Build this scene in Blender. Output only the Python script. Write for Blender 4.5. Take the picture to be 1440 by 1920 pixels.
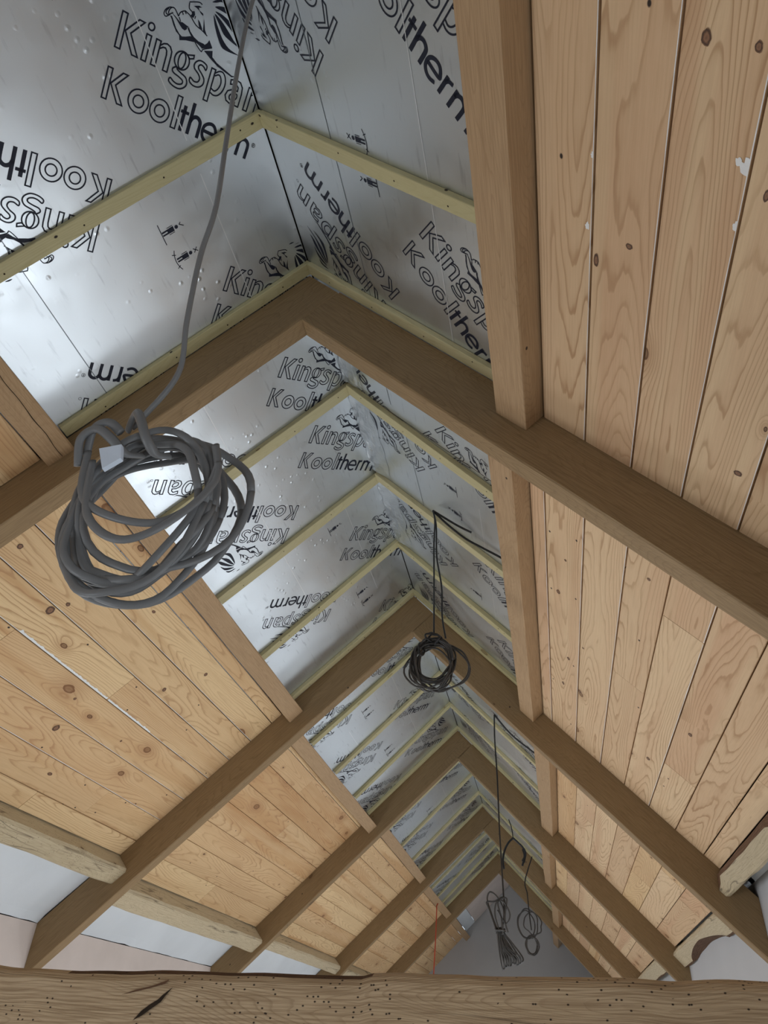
import bpy, bmesh, math, random
from mathutils import Vector, Matrix, noise

# ------------------------------------------------------------------ scene, camera, light, exposure
scene = bpy.context.scene
for o in list(bpy.data.objects):
    bpy.data.objects.remove(o)
COL = scene.collection
random.seed(7)

RIDGE = 3.85                      # height of the foil ridge above the floor
AL, AR = 0.75650, 0.79934         # pitch of the left and right slope
CAM = Vector((0.684, 0.0, 1.6))

cam_data = bpy.data.cameras.new('camera')
cam = bpy.data.objects.new('camera', cam_data)
COL.objects.link(cam)
cam_data.sensor_fit = 'VERTICAL'
cam_data.sensor_height = 24.0
cam_data.sensor_width = 18.0
cam_data.lens = 24.0 * 1357.84 / 1920.0
cam_data.clip_start = 0.02
cam_data.clip_end = 100
_fw = Vector((-0.18643991, 0.78443029, 0.5915313))
_rt = Vector((0.97954837, 0.19478691, 0.0504287))
_up = Vector((0.07566475, -0.58883544, 0.80470347))
_m = Matrix.Identity(4)
for i in range(3):
    _m[i][0], _m[i][1], _m[i][2], _m[i][3] = _rt[i], _up[i], -_fw[i], CAM[i]
cam.matrix_world = _m
scene.camera = cam

scene.view_settings.view_transform = 'Standard'
scene.view_settings.look = 'None'
scene.view_settings.gamma = 1.0
scene.view_settings.use_curve_mapping = False
scene.view_settings.exposure = -0.08

world = bpy.data.worlds.new('daylight')
scene.world = world
world.use_nodes = True
wn = world.node_tree.nodes
wn['Background'].inputs[0].default_value = (0.72, 0.86, 1.0, 1)
wn['Background'].inputs[1].default_value = 1.0

XL, XR = -1.92, 1.578             # inner faces of the two side walls
WIN_Y = (-0.9, 2.1, 4.4, 6.8, 9.2, 11.6)   # unseen window centres along both side walls; last pair added to brighten the gable
WIN_POWER = (38.0, 42.0, 41.0, 34.0, 28.0, 22.0)
WIN_W, WIN_Z0, WIN_Z1 = 1.3, 0.55, 1.45
POWER_L, POWER_R = 1.0, 1.0


def window_light(name, x, y, sign, power):
    ld = bpy.data.lights.new(name, 'AREA')
    ld.shape = 'RECTANGLE'
    ld.size, ld.size_y = WIN_W, WIN_Z1 - WIN_Z0
    ld.energy = power
    ld.color = (0.90, 0.955, 1.0)
    lo = bpy.data.objects.new(name, ld)
    lo.location = (x, y, (WIN_Z0 + WIN_Z1) / 2)
    lo.rotation_euler = (0, math.radians(90) * sign, 0)
    COL.objects.link(lo)


for y, pw in zip(WIN_Y, WIN_POWER):
    window_light('window_daylight', XL - 0.28, y, -1, pw * POWER_L)
    window_light('window_daylight', XR + 0.28, y, 1, pw * POWER_R)

# ------------------------------------------------------------------ coordinates on the two slopes
cL, sL, cR, sR = math.cos(AL), math.sin(AL), math.cos(AR), math.sin(AR)


def P(side, s, Y, d):
    """s metres down the slope from the ridge, Y along the ridge, d metres below the foil."""
    if side == 'L':
        return Vector((-(s * cL - d * sL), Y, RIDGE - s * sL - d * cL))
    return Vector((s * cR - d * sR, Y, RIDGE - s * sR - d * cR))


TY = [1.497, 3.822, 6.161, 8.611, 11.043]   # near faces of the five trusses
TW = 0.074
GABLE = 13.55
BACK = -2.6
FLOORZ = 0.0

# ------------------------------------------------------------------ materials
class NT:
    def __init__(self, name):
        self.m = bpy.data.materials.new(name)
        self.m.use_nodes = True
        self.t = self.m.node_tree
        self.b = self.t.nodes['Principled BSDF']

    def n(self, typ, **kw):
        nd = self.t.nodes.new(typ)
        for k, v in kw.items():
            if k.startswith('i_'):
                key = k[2:]
                nd.inputs[int(key) if key.isdigit() else key].default_value = v
            else:
                setattr(nd, k, v)
        return nd

    def l(self, a, b):
        self.t.links.new(a, b)

    def val(self, x, sock):
        if hasattr(x, 'node'):
            self.l(x, sock)
        else:
            sock.default_value = x

    def math(self, op, a, b=0.0, c=None, clamp=False):
        nd = self.n('ShaderNodeMath', operation=op, use_clamp=clamp)
        self.val(a, nd.inputs[0]); self.val(b, nd.inputs[1])
        if c is not None:
            self.val(c, nd.inputs[2])
        return nd.outputs[0]

    def mix(self, f, a, b, mode='MIX'):
        nd = self.n('ShaderNodeMix', data_type='RGBA', blend_type=mode)
        self.val(f, nd.inputs[0])
        for x, s in ((a, nd.inputs[6]), (b, nd.inputs[7])):
            if hasattr(x, 'node'):
                self.l(x, s)
            else:
                s.default_value = (*x, 1)
        return nd.outputs[2]

    def ramp(self, f, stops, interp='LINEAR'):
        nd = self.n('ShaderNodeValToRGB')
        nd.color_ramp.interpolation = interp
        e = nd.color_ramp.elements
        while len(e) < len(stops):
            e.new(0.5)
        for el, (p, c) in zip(e, stops):
            el.position = p
            el.color = (c, c, c, 1) if not isinstance(c, tuple) else (*c, 1)
        self.val(f, nd.inputs[0])
        return nd.outputs[0]

    def uv(self, salt=0.0):
        """surface metres (across, along), shifted by a random amount for each object"""
        uv = self.n('ShaderNodeUVMap').outputs[0]
        oi = self.n('ShaderNodeObjectInfo').outputs['Random']
        cx = self.n('ShaderNodeCombineXYZ')
        self.val(self.math('MULTIPLY', oi, 43.0 + salt), cx.inputs[0])
        self.val(self.math('MULTIPLY', oi, 71.0 + salt), cx.inputs[1])
        ad = self.n('ShaderNodeVectorMath', operation='ADD')
        self.l(uv, ad.inputs[0]); self.l(cx.outputs[0], ad.inputs[1])
        return ad.outputs[0], oi

    def noise(self, vec, scale, sx=1, sy=1, detail=2, rough=0.5, dist=0.0, dim='2D'):
        mp = self.n('ShaderNodeMapping')
        mp.inputs['Scale'].default_value = (sx, sy, 1)
        self.l(vec, mp.inputs[0])
        nd = self.n('ShaderNodeTexNoise', noise_dimensions=dim)
        nd.inputs['Scale'].default_value = scale
        nd.inputs['Detail'].default_value = detail
        nd.inputs['Roughness'].default_value = rough
        nd.inputs['Distortion'].default_value = dist
        self.l(mp.outputs[0], nd.inputs['Vector'])
        return nd.outputs[0]

    def voronoi(self, vec, sx, sy, rnd=1.0, ox=0.0):
        mp = self.n('ShaderNodeMapping')
        mp.inputs['Scale'].default_value = (sx, sy, 1)
        mp.inputs['Location'].default_value = (ox, ox * 1.7, 0)
        self.l(vec, mp.inputs[0])
        nd = self.n('ShaderNodeTexVoronoi', voronoi_dimensions='2D')
        nd.inputs['Scale'].default_value = 1.0
        nd.inputs['Randomness'].default_value = rnd
        self.l(mp.outputs[0], nd.inputs['Vector'])
        sp = self.n('ShaderNodeSeparateColor')
        self.l(nd.outputs['Color'], sp.inputs[0])
        return nd.outputs['Distance'], sp.outputs[0], sp.outputs[1]


def wood(name, light, dark, tint_a, tint_b, rings=40, gu=6.0, gv=0.7, contrast=0.6, knots=0.35, knot_size=0.06,
         knot_su=5.0, knot_sv=2.6, knot_col=(0.055, 0.018, 0.009), patch=0.25, fibre=0.25, holes=0.0, bump=0.15,
         rough=0.6, cracks=0.0, nail=0.0, heart=None):
    """planed or old timber: rings as contours of a field drawn out along the grain, knots bending them"""
    k = NT(name)
    uv, oi = k.uv()
    h = k.noise(uv, 1.0, gu, gv, 1.0, 0.4)
    wob = k.noise(uv, 1.0, 30, 5, 2.0, 0.6)
    h = k.math('MULTIPLY_ADD', wob, 0.035, h)
    kd, kr, kg = k.voronoi(uv, knot_su, knot_sv)
    has = k.math('GREATER_THAN', kr, 1.0 - knots)
    size = k.math('MULTIPLY_ADD', k.math('MULTIPLY', kg, kg), knot_size * 1.5, knot_size * 0.32)
    q = k.math('DIVIDE', kd, size)
    wobk = k.math('MULTIPLY_ADD', wob, 0.8, -0.4)
    q = k.math('ADD', q, wobk)
    near = k.math('MULTIPLY', has, k.math('POWER', 2.718, k.math('MULTIPLY', k.math('MULTIPLY', q, q), -0.10)))
    h = k.math('MULTIPLY_ADD', near, 0.14, h)
    ring = k.math('FRACT', k.math('MULTIPLY', h, rings))
    line = k.ramp(ring, [(0.0, 0.12), (0.5, 0.10), (0.74, 0.35), (0.88, 1.0), (0.95, 0.9), (1.0, 0.12)])
    vary = k.noise(uv, 1.0, 5, 1.2, 2.0, 0.5)
    amt = k.math('MULTIPLY', line, k.math('MULTIPLY', contrast, k.ramp(vary, [(0.3, 0.35), (0.7, 1.0)])))
    fib = k.noise(uv, 1.0, 260, 7, 2.0, 0.7)
    base = k.mix(k.ramp(oi, [(0.2, 0.0), (0.8, 1.0)]), tint_a, tint_b)
    if heart:
        hn = k.noise(uv, 1.0, 8.5, 0.28, 2.0, 0.45)
        r2 = k.math('FRACT', k.math('MULTIPLY', oi, 17.3))
        base = k.mix(k.math('MULTIPLY', k.ramp(hn, [(0.46, 0.0), (0.56, 1.0)]), k.math('MULTIPLY_ADD', r2, 0.9, 0.1)), base, heart)
    pt = k.noise(uv, 1.0, 9, 1.6, 3.0, 0.6)
    base = k.mix(k.math('MULTIPLY', k.ramp(pt, [(0.35, 0.0), (0.7, 1.0)]), patch), base, light)
    col = k.mix(amt, base, dark)
    col = k.mix(k.math('MULTIPLY', k.ramp(fib, [(0.35, 1.0), (0.6, 0.0)]), fibre), col, dark)
    core = k.math('MULTIPLY', has, k.ramp(q, [(0.0, 0.75), (0.5, 0.6), (0.8, 1.0), (1.05, 0.9), (1.5, 0.0)]))
    halo = k.math('MULTIPLY', has, k.ramp(k.math('MULTIPLY', q, 0.25), [(0.2, 0.45), (1.0, 0.0)]))
    col = k.mix(halo, col, dark)
    kcol = k.mix(k.ramp(kg, [(0.3, 0.0), (0.8, 1.0)]), knot_col, tuple(0.55 * c + 0.45 * x for c, x in zip(dark, knot_col)))
    col = k.mix(core, col, kcol)
    if nail > 0:
        nd, nr, ng = k.voronoi(uv, 9, 6, ox=3.3)
        hit = k.math('MULTIPLY', k.math('GREATER_THAN', nr, 1.0 - nail), k.ramp(nd, [(0.025, 1.0), (0.04, 0.0)]))
        col = k.mix(hit, col, (0.03, 0.02, 0.015))
    if holes > 0:
        hd, hr, hg = k.voronoi(uv, 150, 105, ox=5.1)
        zone = k.ramp(k.noise(uv, 1.0, 6, 2.2, 1.0), [(0.47, 0.0), (0.62, 1.0)])
        thr = k.math('MULTIPLY_ADD', zone, -holes, 0.97)
        hs = k.math('MULTIPLY', k.math('GREATER_THAN', hr, thr), k.ramp(hd, [(0.12, 1.0), (0.12 + 0.16, 0.0)]))
        col = k.mix(hs, col, (0.025, 0.014, 0.008))
    if cracks > 0:
        cn = k.noise(uv, 1.0, 9, 0.55, 3.0, 0.6)
        cr = k.math('ABSOLUTE', k.math('SUBTRACT', cn, 0.5))
        cm = k.noise(uv, 1.0, 4, 1.0, 1.0)
        cz = k.math('MULTIPLY', k.ramp(cr, [(0.0, 1.0), (0.012, 0.0)]), k.ramp(cm, [(0.5, 0.0), (0.6, 1.0)]))
        col = k.mix(k.math('MULTIPLY', cz, cracks), col, (0.045, 0.028, 0.016))
    k.l(col, k.b.inputs['Base Color'])
    k.b.inputs['Roughness'].default_value = rough
    k.b.inputs['Specular IOR Level'].default_value = 0.25
    bp = k.n('ShaderNodeBump')
    bp.inputs['Strength'].default_value = bump
    bp.inputs['Distance'].default_value = 0.002
    k.val(k.math('SUBTRACT', 1.0, k.math('ADD', k.math('MULTIPLY', line, 0.5), k.math('MULTIPLY', fib, 0.6))), bp.inputs['Height'])
    k.l(bp.outputs[0], k.b.inputs['Normal'])
    return k.m


def plain(name, col, rough=0.6, metal=0.0, var=0.12, scale=8.0, bump=0.0, spec=0.3, bscale=60.0):
    k = NT(name)
    tc = k.n('ShaderNodeTexCoord').outputs['Object']
    ns = k.noise(tc, scale, detail=4, dim='3D')
    c = k.mix(k.ramp(ns, [(0.3, 0.0), (0.7, 1.0)]), tuple(x * (1 - var) for x in col), tuple(min(1, x * (1 + var)) for x in col))
    k.l(c, k.b.inputs['Base Color'])
    k.b.inputs['Roughness'].default_value = rough
    k.b.inputs['Metallic'].default_value = metal
    k.b.inputs['Specular IOR Level'].default_value = spec
    if bump:
        bp = k.n('ShaderNodeBump')
        bp.inputs['Strength'].default_value = bump
        bp.inputs['Distance'].default_value = 0.004
        k.l(k.noise(tc, bscale, detail=4, dim='3D'), bp.inputs['Height'])
        k.l(bp.outputs[0], k.b.inputs['Normal'])
    return k.m


def foil_material(name, strong=0.0):
    k = NT(name)
    tc = k.n('ShaderNodeTexCoord').outputs['Object']
    big = k.noise(tc, 2.2, detail=2, dim='3D')
    mid = k.noise(tc, 14.0, detail=3, dim='3D')
    vd = k.n('ShaderNodeTexVoronoi')
    vd.inputs['Scale'].default_value = 26.0
    k.l(tc, vd.inputs['Vector'])
    pim = k.ramp(vd.outputs['Distance'], [(0.0, 1.0), (0.13, 0.35), (0.22, 0.0)])
    zone = k.ramp(k.noise(tc, 4.5, detail=2, dim='3D'), [(0.5, 0.0), (0.66, 1.0)])
    pim = k.math('MULTIPLY', pim, zone)
    hgt = k.math('ADD', k.math('MULTIPLY', big, 1.2 + strong), k.math('ADD', k.math('MULTIPLY', mid, 0.10 + 0.9 * strong), k.math('MULTIPLY', pim, 0.30)))
    if strong:
        hgt = k.math('ADD', hgt, k.math('MULTIPLY', k.noise(tc, 45.0, detail=3, dim='3D', dist=1.5), 0.5))
    bp = k.n('ShaderNodeBump')
    bp.inputs['Strength'].default_value = 0.45
    bp.inputs['Distance'].default_value = 0.012
    k.l(hgt, bp.inputs['Height'])
    k.l(bp.outputs[0], k.b.inputs['Normal'])
    scr = k.noise(tc, 1.0, 90, 9, detail=3, dim='3D')
    dirt = k.ramp(scr, [(0.62, 0.0), (0.74, 1.0)])
    col = k.mix(k.math('MULTIPLY', dirt, 0.35), (0.69, 0.735, 0.77), (0.36, 0.385, 0.42))
    k.l(col, k.b.inputs['Base Color'])
    k.b.inputs['Metallic'].default_value = 1.0
    k.val(k.math('MULTIPLY_ADD', mid, 0.16, 0.30), k.b.inputs['Roughness'])
    return k.m


M = {}
M['pine'] = wood('pine_boards', (0.74, 0.55, 0.345), (0.36, 0.195, 0.09), (0.76, 0.565, 0.355), (0.66, 0.465, 0.285),
                 rings=26, gu=6.0, gv=0.55, contrast=0.75, knots=0.28, knot_size=0.06, nail=0.10, patch=0.35, fibre=0.12, heart=(0.62, 0.39, 0.235))
M['pine_warm'] = wood('warm_pine_boards', (0.76, 0.555, 0.315), (0.36, 0.175, 0.075), (0.78, 0.575, 0.325), (0.65, 0.44, 0.24),
                      rings=24, gu=6.5, gv=0.6, contrast=0.68, knots=0.38, knot_size=0.062, nail=0.14, patch=0.35, fibre=0.12, heart=(0.54, 0.31, 0.14))
M['oak'] = wood('sawn_oak', (0.31, 0.215, 0.112), (0.15, 0.092, 0.042), (0.265, 0.178, 0.090), (0.31, 0.21, 0.110),
                rings=46, gu=6, gv=0.8, contrast=0.42, knots=0.12, knot_size=0.035, fibre=0.4, patch=0.3, nail=0.06)
M['oak_purlin'] = wood('planed_oak', (0.47, 0.315, 0.18), (0.25, 0.145, 0.07), (0.43, 0.285, 0.155), (0.47, 0.32, 0.185),
                       rings=52, gu=8, gv=0.9, contrast=0.42, knots=0.10, knot_size=0.035, fibre=0.35, patch=0.3, nail=0.08)
M['batten'] = wood('treated_softwood', (0.54, 0.50, 0.29), (0.36, 0.30, 0.14), (0.52, 0.47, 0.265), (0.58, 0.52, 0.315),
                   rings=26, gu=9, gv=0.8, contrast=0.35, knots=0.24, knot_size=0.05, knot_su=7, knot_sv=2.2, nail=0.22, fibre=0.15,
                   knot_col=(0.16, 0.08, 0.03))
M['old'] = wood('old_timber', (0.52, 0.44, 0.30), (0.26, 0.19, 0.11), (0.49, 0.405, 0.265), (0.55, 0.46, 0.315),
                rings=30, gu=7, gv=0.9, contrast=0.3, knots=0.15, knot_size=0.06, fibre=0.35, patch=0.4, holes=0.05, cracks=0.7, bump=0.4)
M['tie'] = wood('weathered_oak', (0.62, 0.48, 0.32), (0.26, 0.165, 0.085), (0.52, 0.38, 0.235), (0.54, 0.40, 0.25),
                rings=62, gu=8, gv=0.9, contrast=0.5, knots=0.0, knot_size=0.10, fibre=0.6, patch=0.4, holes=0.16, cracks=0.9, bump=0.6)
M['bark'] = wood('waney_edge', (0.16, 0.085, 0.045), (0.07, 0.035, 0.018), (0.17, 0.09, 0.05), (0.14, 0.075, 0.04),
                 rings=30, contrast=0.5, knots=0.3, fibre=0.7, holes=0.1, bump=0.8, rough=0.8)
M['crack'] = plain('dark_crack', (0.03, 0.019, 0.011), 0.9, var=0.3, scale=60)
M['foil'] = foil_material('foil_facing')
M['tape'] = foil_material('crumpled_foil_tape', 1.6)
M['foam'] = plain('foam_core', (0.16, 0.12, 0.10), 0.8)
M['ink'] = plain('navy_ink', (0.010, 0.013, 0.028), 0.45, var=0.05)
M['seam'] = plain('foil_seam', (0.86, 0.88, 0.90), 0.35, metal=0.55, var=0.03)
M['darkseam'] = plain('foil_crease', (0.16, 0.18, 0.2), 0.4, metal=0.5, var=0.03)
M['white'] = plain('white_paint', (0.80, 0.81, 0.81), 0.6, var=0.05, scale=30, bump=0.1)
M['plaster_white'] = plain('white_plaster', (0.66, 0.70, 0.74), 0.7, var=0.05, scale=3, bump=0.12)
M['plaster_pink'] = plain('bare_pink_plaster', (0.58, 0.50, 0.46), 0.8, var=0.06, scale=4, bump=0.12)
M['plaster_grey'] = plain('grey_wall_paint', (0.44, 0.44, 0.45), 0.75, var=0.03, scale=2, bump=0.05)
M['gable'] = plain('grey_gable_plaster', (0.40, 0.39, 0.385), 0.8, var=0.04, scale=2)
M['screed'] = plain('pale_screed', (0.50, 0.48, 0.45), 0.8, var=0.1, scale=1.5)
M['deck'] = plain('roof_underlay', (0.06, 0.05, 0.045), 0.9)
M['cable'] = plain('grey_cable', (0.145, 0.15, 0.155), 0.45, var=0.1, spec=0.4)
M['cable_dark'] = plain('dark_grey_cable', (0.055, 0.052, 0.05), 0.45, var=0.2, spec=0.4)
M['cable_black'] = plain('black_cable', (0.02, 0.02, 0.021), 0.4, var=0.2, spec=0.4)
M['tag'] = plain('pale_tape', (0.55, 0.62, 0.72), 0.5, var=0.05)
M['red'] = plain('red_string', (0.42, 0.07, 0.035), 0.6, var=0.1)
M['grey_tube'] = plain('pale_grey_tube', (0.40, 0.43, 0.50), 0.5, var=0.05)

# ------------------------------------------------------------------ object helpers
def link(name, verts, faces, mats, uvs=None, fmats=None, parent=None, smooth=False):
    """one mesh object with its origin at the middle of its vertices (or at its parent's origin)"""
    c = Vector((0, 0, 0))
    if parent is None:
        for v in verts:
            c += v
        c /= max(1, len(verts))
    else:
        c = parent.location.copy()
    me = bpy.data.meshes.new(name)
    me.from_pydata([tuple(v - c) for v in verts], [], faces)
    if not isinstance(mats, (list, tuple)):
        mats = [mats]
    for m in mats:
        me.materials.append(m)
    if fmats:
        for pl, i in zip(me.polygons, fmats):
            pl.material_index = i
    if uvs:
        lay = me.uv_layers.new(name='UVMap')
        i = 0
        for f in uvs:
            for uv in f:
                lay.data[i].uv = uv
                i += 1
    if smooth:
        for pl in me.polygons:
            pl.use_smooth = True
    me.validate()
    ob = bpy.data.objects.new(name, me)
    COL.objects.link(ob)
    if parent is None:
        ob.location = c
    else:
        ob.parent = parent
    return ob


def tag(o, label, cat, group=None):
    o['label'] = label
    o['category'] = cat
    if group:
        o['group'] = group
    return o


def struct(o):
    o['kind'] = 'structure'
    return o


def sweep(prof, stations, place, closed=True, caps=True, uoff=0.0):
    """prof(t, i) -> list of (a, d); stations: list of l; place(a, l, d) -> Vector; l may depend on the point"""
    V, F, U, MI = [], [], [], []
    rings = []
    for i, l in enumerate(stations):
        pts = prof(l, i)
        ring = []
        per = [0.0]
        for j in range(len(pts)):
            a, b = pts[j], pts[(j + 1) % len(pts)]
            per.append(per[-1] + math.hypot(a[0] - b[0], a[1] - b[1]))
        for (a, d) in pts:
            ring.append(len(V))
            V.append(place(a, l, d))
        rings.append((ring, per))
    n = len(rings[0][0])
    for i in range(len(rings) - 1):
        r0, p0 = rings[i]
        r1, p1 = rings[i + 1]
        for j in range(n):
            k = (j + 1) % n
            F.append((r0[j], r0[k], r1[k], r1[j]))
            U.append(((uoff + p0[j], stations[i]), (uoff + p0[j + 1], stations[i]), (uoff + p1[j + 1], stations[i + 1]), (uoff + p1[j], stations[i + 1])))
            MI.append(j)
    if caps:
        for ring, st in ((rings[0][0], 0), (rings[-1][0], -1)):
            pts = prof(stations[st], 0 if st == 0 else len(stations) - 1)
            order = list(range(n)) if st == 0 else list(reversed(range(n)))
            F.append(tuple(ring[j] for j in order))
            U.append(tuple((pts[j][0] * 1.0, pts[j][1] * 1.0 + stations[st]) for j in order))
            MI.append(-1)
    return V, F, U, MI


def chamfer_rect(a0, a1, d0, d1, c):
    # the face towards the room is d1; starts at the up-slope / near top corner
    return [(a0, d0), (a0, d1 - c), (a0 + c, d1), (a1 - c, d1), (a1, d1 - c), (a1, d0)]


def frange(a, b, step):
    n = max(1, int(math.ceil(abs(b - a) / step)))
    return [a + (b - a) * i / n for i in range(n + 1)]


def jit(x, y, sc=1.0):
    return noise.noise(Vector((x, y, 3.1))) * sc


def along_ridge(name, side, s0, s1, Y0, Y1, d0, d1, mat, c=0.003, wob=0.0, step=0.4, parent=None, seed=0.0):
    sh = random.random() * 50

    def prof(l, i):
        pts = chamfer_rect(s0, s1, d0, d1, c)
        if wob:
            pts = [(a + jit(l * 1.7 + sh, j * 3.3 + seed, wob), d + (jit(l * 1.9 + sh, j * 5.1 + 20 + seed, wob) if d > d0 else 0)) for j, (a, d) in enumerate(pts)]
        return pts
    V, F, U, MI = sweep(prof, frange(Y0, Y1, step), lambda a, l, d: P(side, a, l, d))
    return link(name, V, F, mat, U, parent=parent)


def down_slope(name, side, Y0, Y1, l0, l1, d0, d1, mat, c=0.003, wob=0.0, step=0.4):
    """l0, l1 give s at both ends, each a number or a function of d"""
    f0 = l0 if callable(l0) else (lambda d: l0)
    f1 = l1 if callable(l1) else (lambda d: l1)
    sh = random.random() * 50
    ts = frange(0, 1, step / 2.7)

    def prof(t, i):
        pts = chamfer_rect(Y0, Y1, d0, d1, c)
        if wob:
            pts = [(a + jit(t * 5 + sh, j * 3.3, wob), d + (jit(t * 5 + sh, j * 5.1 + 20, wob) if d > d0 else 0)) for j, (a, d) in enumerate(pts)]
        return pts
    V, F, U, MI = sweep(prof, ts, lambda a, t, d: P(side, f0(d) + (f1(d) - f0(d)) * t, a, d))
    U = [tuple((u, v * 2.7) for u, v in f) for f in U]
    return link(name, V, F, mat, U)


def box(name, x0, x1, y0, y1, z0, z1, mat, parent=None):
    V = [Vector((x, y, z)) for x in (x0, x1) for y in (y0, y1) for z in (z0, z1)]
    F = [(0, 1, 3, 2), (4, 6, 7, 5), (0, 4, 5, 1), (2, 3, 7, 6), (0, 2, 6, 4), (1, 5, 7, 3)]
    return link(name, V, F, mat, parent=parent)


def catmull(pts, n=8):
    pts = [Vector(p) for p in pts]
    out = []
    for i in range(len(pts) - 1):
        p0, p1, p2, p3 = pts[max(i - 1, 0)], pts[i], pts[i + 1], pts[min(i + 2, len(pts) - 1)]
        for k in range(n):
            t = k / n
            out.append(0.5 * ((2 * p1) + (p2 - p0) * t + (2 * p0 - 5 * p1 + 4 * p2 - p3) * t * t + (3 * p1 - p0 - 3 * p2 + p3) * t ** 3))
    out.append(pts[-1])
    return out


def tube_mesh(paths, r, flat=1.0, res=8, up=Vector((0, 1, 0))):
    V, F = [], []
    for path in paths:
        rings = []
        for i, p in enumerate(path):
            a = path[max(i - 1, 0)]
            b = path[min(i + 1, len(path) - 1)]
            t = (b - a)
            t = t.normalized() if t.length > 1e-9 else Vector((0, 0, 1))
            n = up.cross(t)
            if n.length < 1e-4:
                n = Vector((1, 0, 0)).cross(t)
            n.normalize()
            bn = t.cross(n)
            ring = []
            for q in range(res):
                an = 2 * math.pi * q / res
                ring.append(len(V))
                V.append(p + n * (math.cos(an) * r) + bn * (math.sin(an) * r * flat))
            rings.append(ring)
        for i in range(len(rings) - 1):
            for q in range(res):
                k = (q + 1) % res
                F.append((rings[i][q], rings[i][k], rings[i + 1][k], rings[i + 1][q]))
        F.append(tuple(reversed(rings[0])))
        F.append(tuple(rings[-1]))
    return V, F


def tube(name, paths, r, mat, flat=1.0, parent=None, res=8):
    V, F = tube_mesh(paths, r, flat, res)
    return link(name, V, F, mat, parent=parent, smooth=True)


def empty(name, loc, label, cat, group=None):
    o = bpy.data.objects.new(name, None)
    o.location = loc
    COL.objects.link(o)
    return tag(o, label, cat, group)


# ------------------------------------------------------------------ the setting
struct(box('floor', XL - 0.4, XR + 0.4, BACK - 0.2, GABLE + 0.2, -0.12, FLOORZ, M['screed']))


def side_wall(name, x0, x1, ztop, mat):
    """a wall with window openings, one mesh"""
    V, F = [], []

    def add(y0, y1, z0, z1):
        b = len(V)
        for x in (x0, x1):
            for y in (y0, y1):
                for z in (z0, z1):
                    V.append(Vector((x, y, z)))
        F.extend(tuple(b + i for i in f) for f in [(0, 1, 3, 2), (4, 6, 7, 5), (0, 4, 5, 1), (2, 3, 7, 6), (0, 2, 6, 4), (1, 5, 7, 3)])
    y = BACK
    for wy in WIN_Y:
        add(y, wy - WIN_W / 2, 0, ztop)
        add(wy - WIN_W / 2, wy + WIN_W / 2, 0, WIN_Z0)
        add(wy - WIN_W / 2, wy + WIN_W / 2, WIN_Z1, ztop)
        y = wy + WIN_W / 2
    add(y, GABLE, 0, ztop)
    return struct(link(name, V, F, mat))


ZL = RIDGE - 1.839
ZR = RIDGE - 1.582
side_wall('wall_left', XL - 0.25, XL, ZL, M['plaster_pink'])
side_wall('wall_right', XR, XR + 0.25, ZR, M['plaster_grey'])


def gable(name, y0, y1, mat, door=None):
    out = [(XL - 0.25, 0), (XR + 0.25, 0), (XR + 0.25, ZR - 0.24), (0, RIDGE + 0.05), (XL - 0.25, ZL - 0.24)]
    if door:
        out = out[:1] + [(door[0], 0), (door[0], door[2]), (door[1], door[2]), (door[1], 0)] + out[1:]
    V = [Vector((x, y0, z)) for x, z in out] + [Vector((x, y1, z)) for x, z in out]
    n = len(out)
    F = [tuple(range(n)), tuple(reversed(range(n, 2 * n)))] + [(i, i + n, (i + 1) % n + n, (i + 1) % n) for i in range(n)]
    return struct(link(name, V, F, mat))


gable('wall_far', GABLE, GABLE + 0.2, M['gable'])
gable('wall_near', BACK - 0.2, BACK, M['plaster_grey'])


def roof_deck():
    V, F = [], []
    for side, smax in (('L', 3.3), ('R', 2.9)):
        b = len(V)
        for d in (-0.13, -0.17):
            for s in (-0.35, smax):
                for Y in (BACK - 0.3, GABLE + 0.3):
                    V.append(P(side, s, Y, d))
        F.extend(tuple(b + i for i in f) for f in [(0, 1, 3, 2), (4, 6, 7, 5), (0, 4, 5, 1), (2, 3, 7, 6), (0, 2, 6, 4), (1, 5, 7, 3)])
    return struct(link('ceiling', V, F, M['deck']))


roof_deck()


def plaster_strip(name, side, s0, s1, mat, db=0.017):
    edges = [BACK] + TY + [GABLE]
    for k in range(6):
        y0 = edges[k] + (TW if k else 0) + 0.001
        y1 = edges[k + 1] - 0.001
        ys = frange(y0, y1, 0.08)
        V, F = [], []
        st = s0[min(k, len(s0) - 1)]
        for Y in ys:
            e = s1 + jit(Y * 14, 2.0, 0.006)
            dd = db + jit(Y * 2, 7.0, 0.006)
            for (q, d) in ((st, db), (e - 0.05, dd), (e, db + 0.001 + jit(Y * 9, 1.0, 0.004)), (e, db - 0.047), (st, db - 0.047)):
                V.append(P(side, q, Y, d))
        for i in range(len(ys) - 1):
            for j in range(4):
                a = i * 5 + j
                F.append((a, a + 1, a + 6, a + 5))
        struct(link(name, V, F, mat))


plaster_strip('ceiling_left', 'L', [2.15, 2.20, 2.29, 2.25, 2.26, 2.50], 2.655, M['plaster_white'])
plaster_strip('ceiling_right', 'R', [2.13, 2.13, 2.17, 2.17, 2.17, 2.17], 2.236, M['plaster_white'], -0.03)

# ------------------------------------------------------------------ oak trusses
NTH = ['nearest', 'second', 'third', 'fourth', 'farthest']


def wall_end(side):
    # s at which a point d below the foil meets the side wall
    if side == 'L':
        return lambda d: (-XL - 0.001 + d * sL) / cL
    return lambda d: (XR - 0.001 + d * sR) / cR


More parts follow.
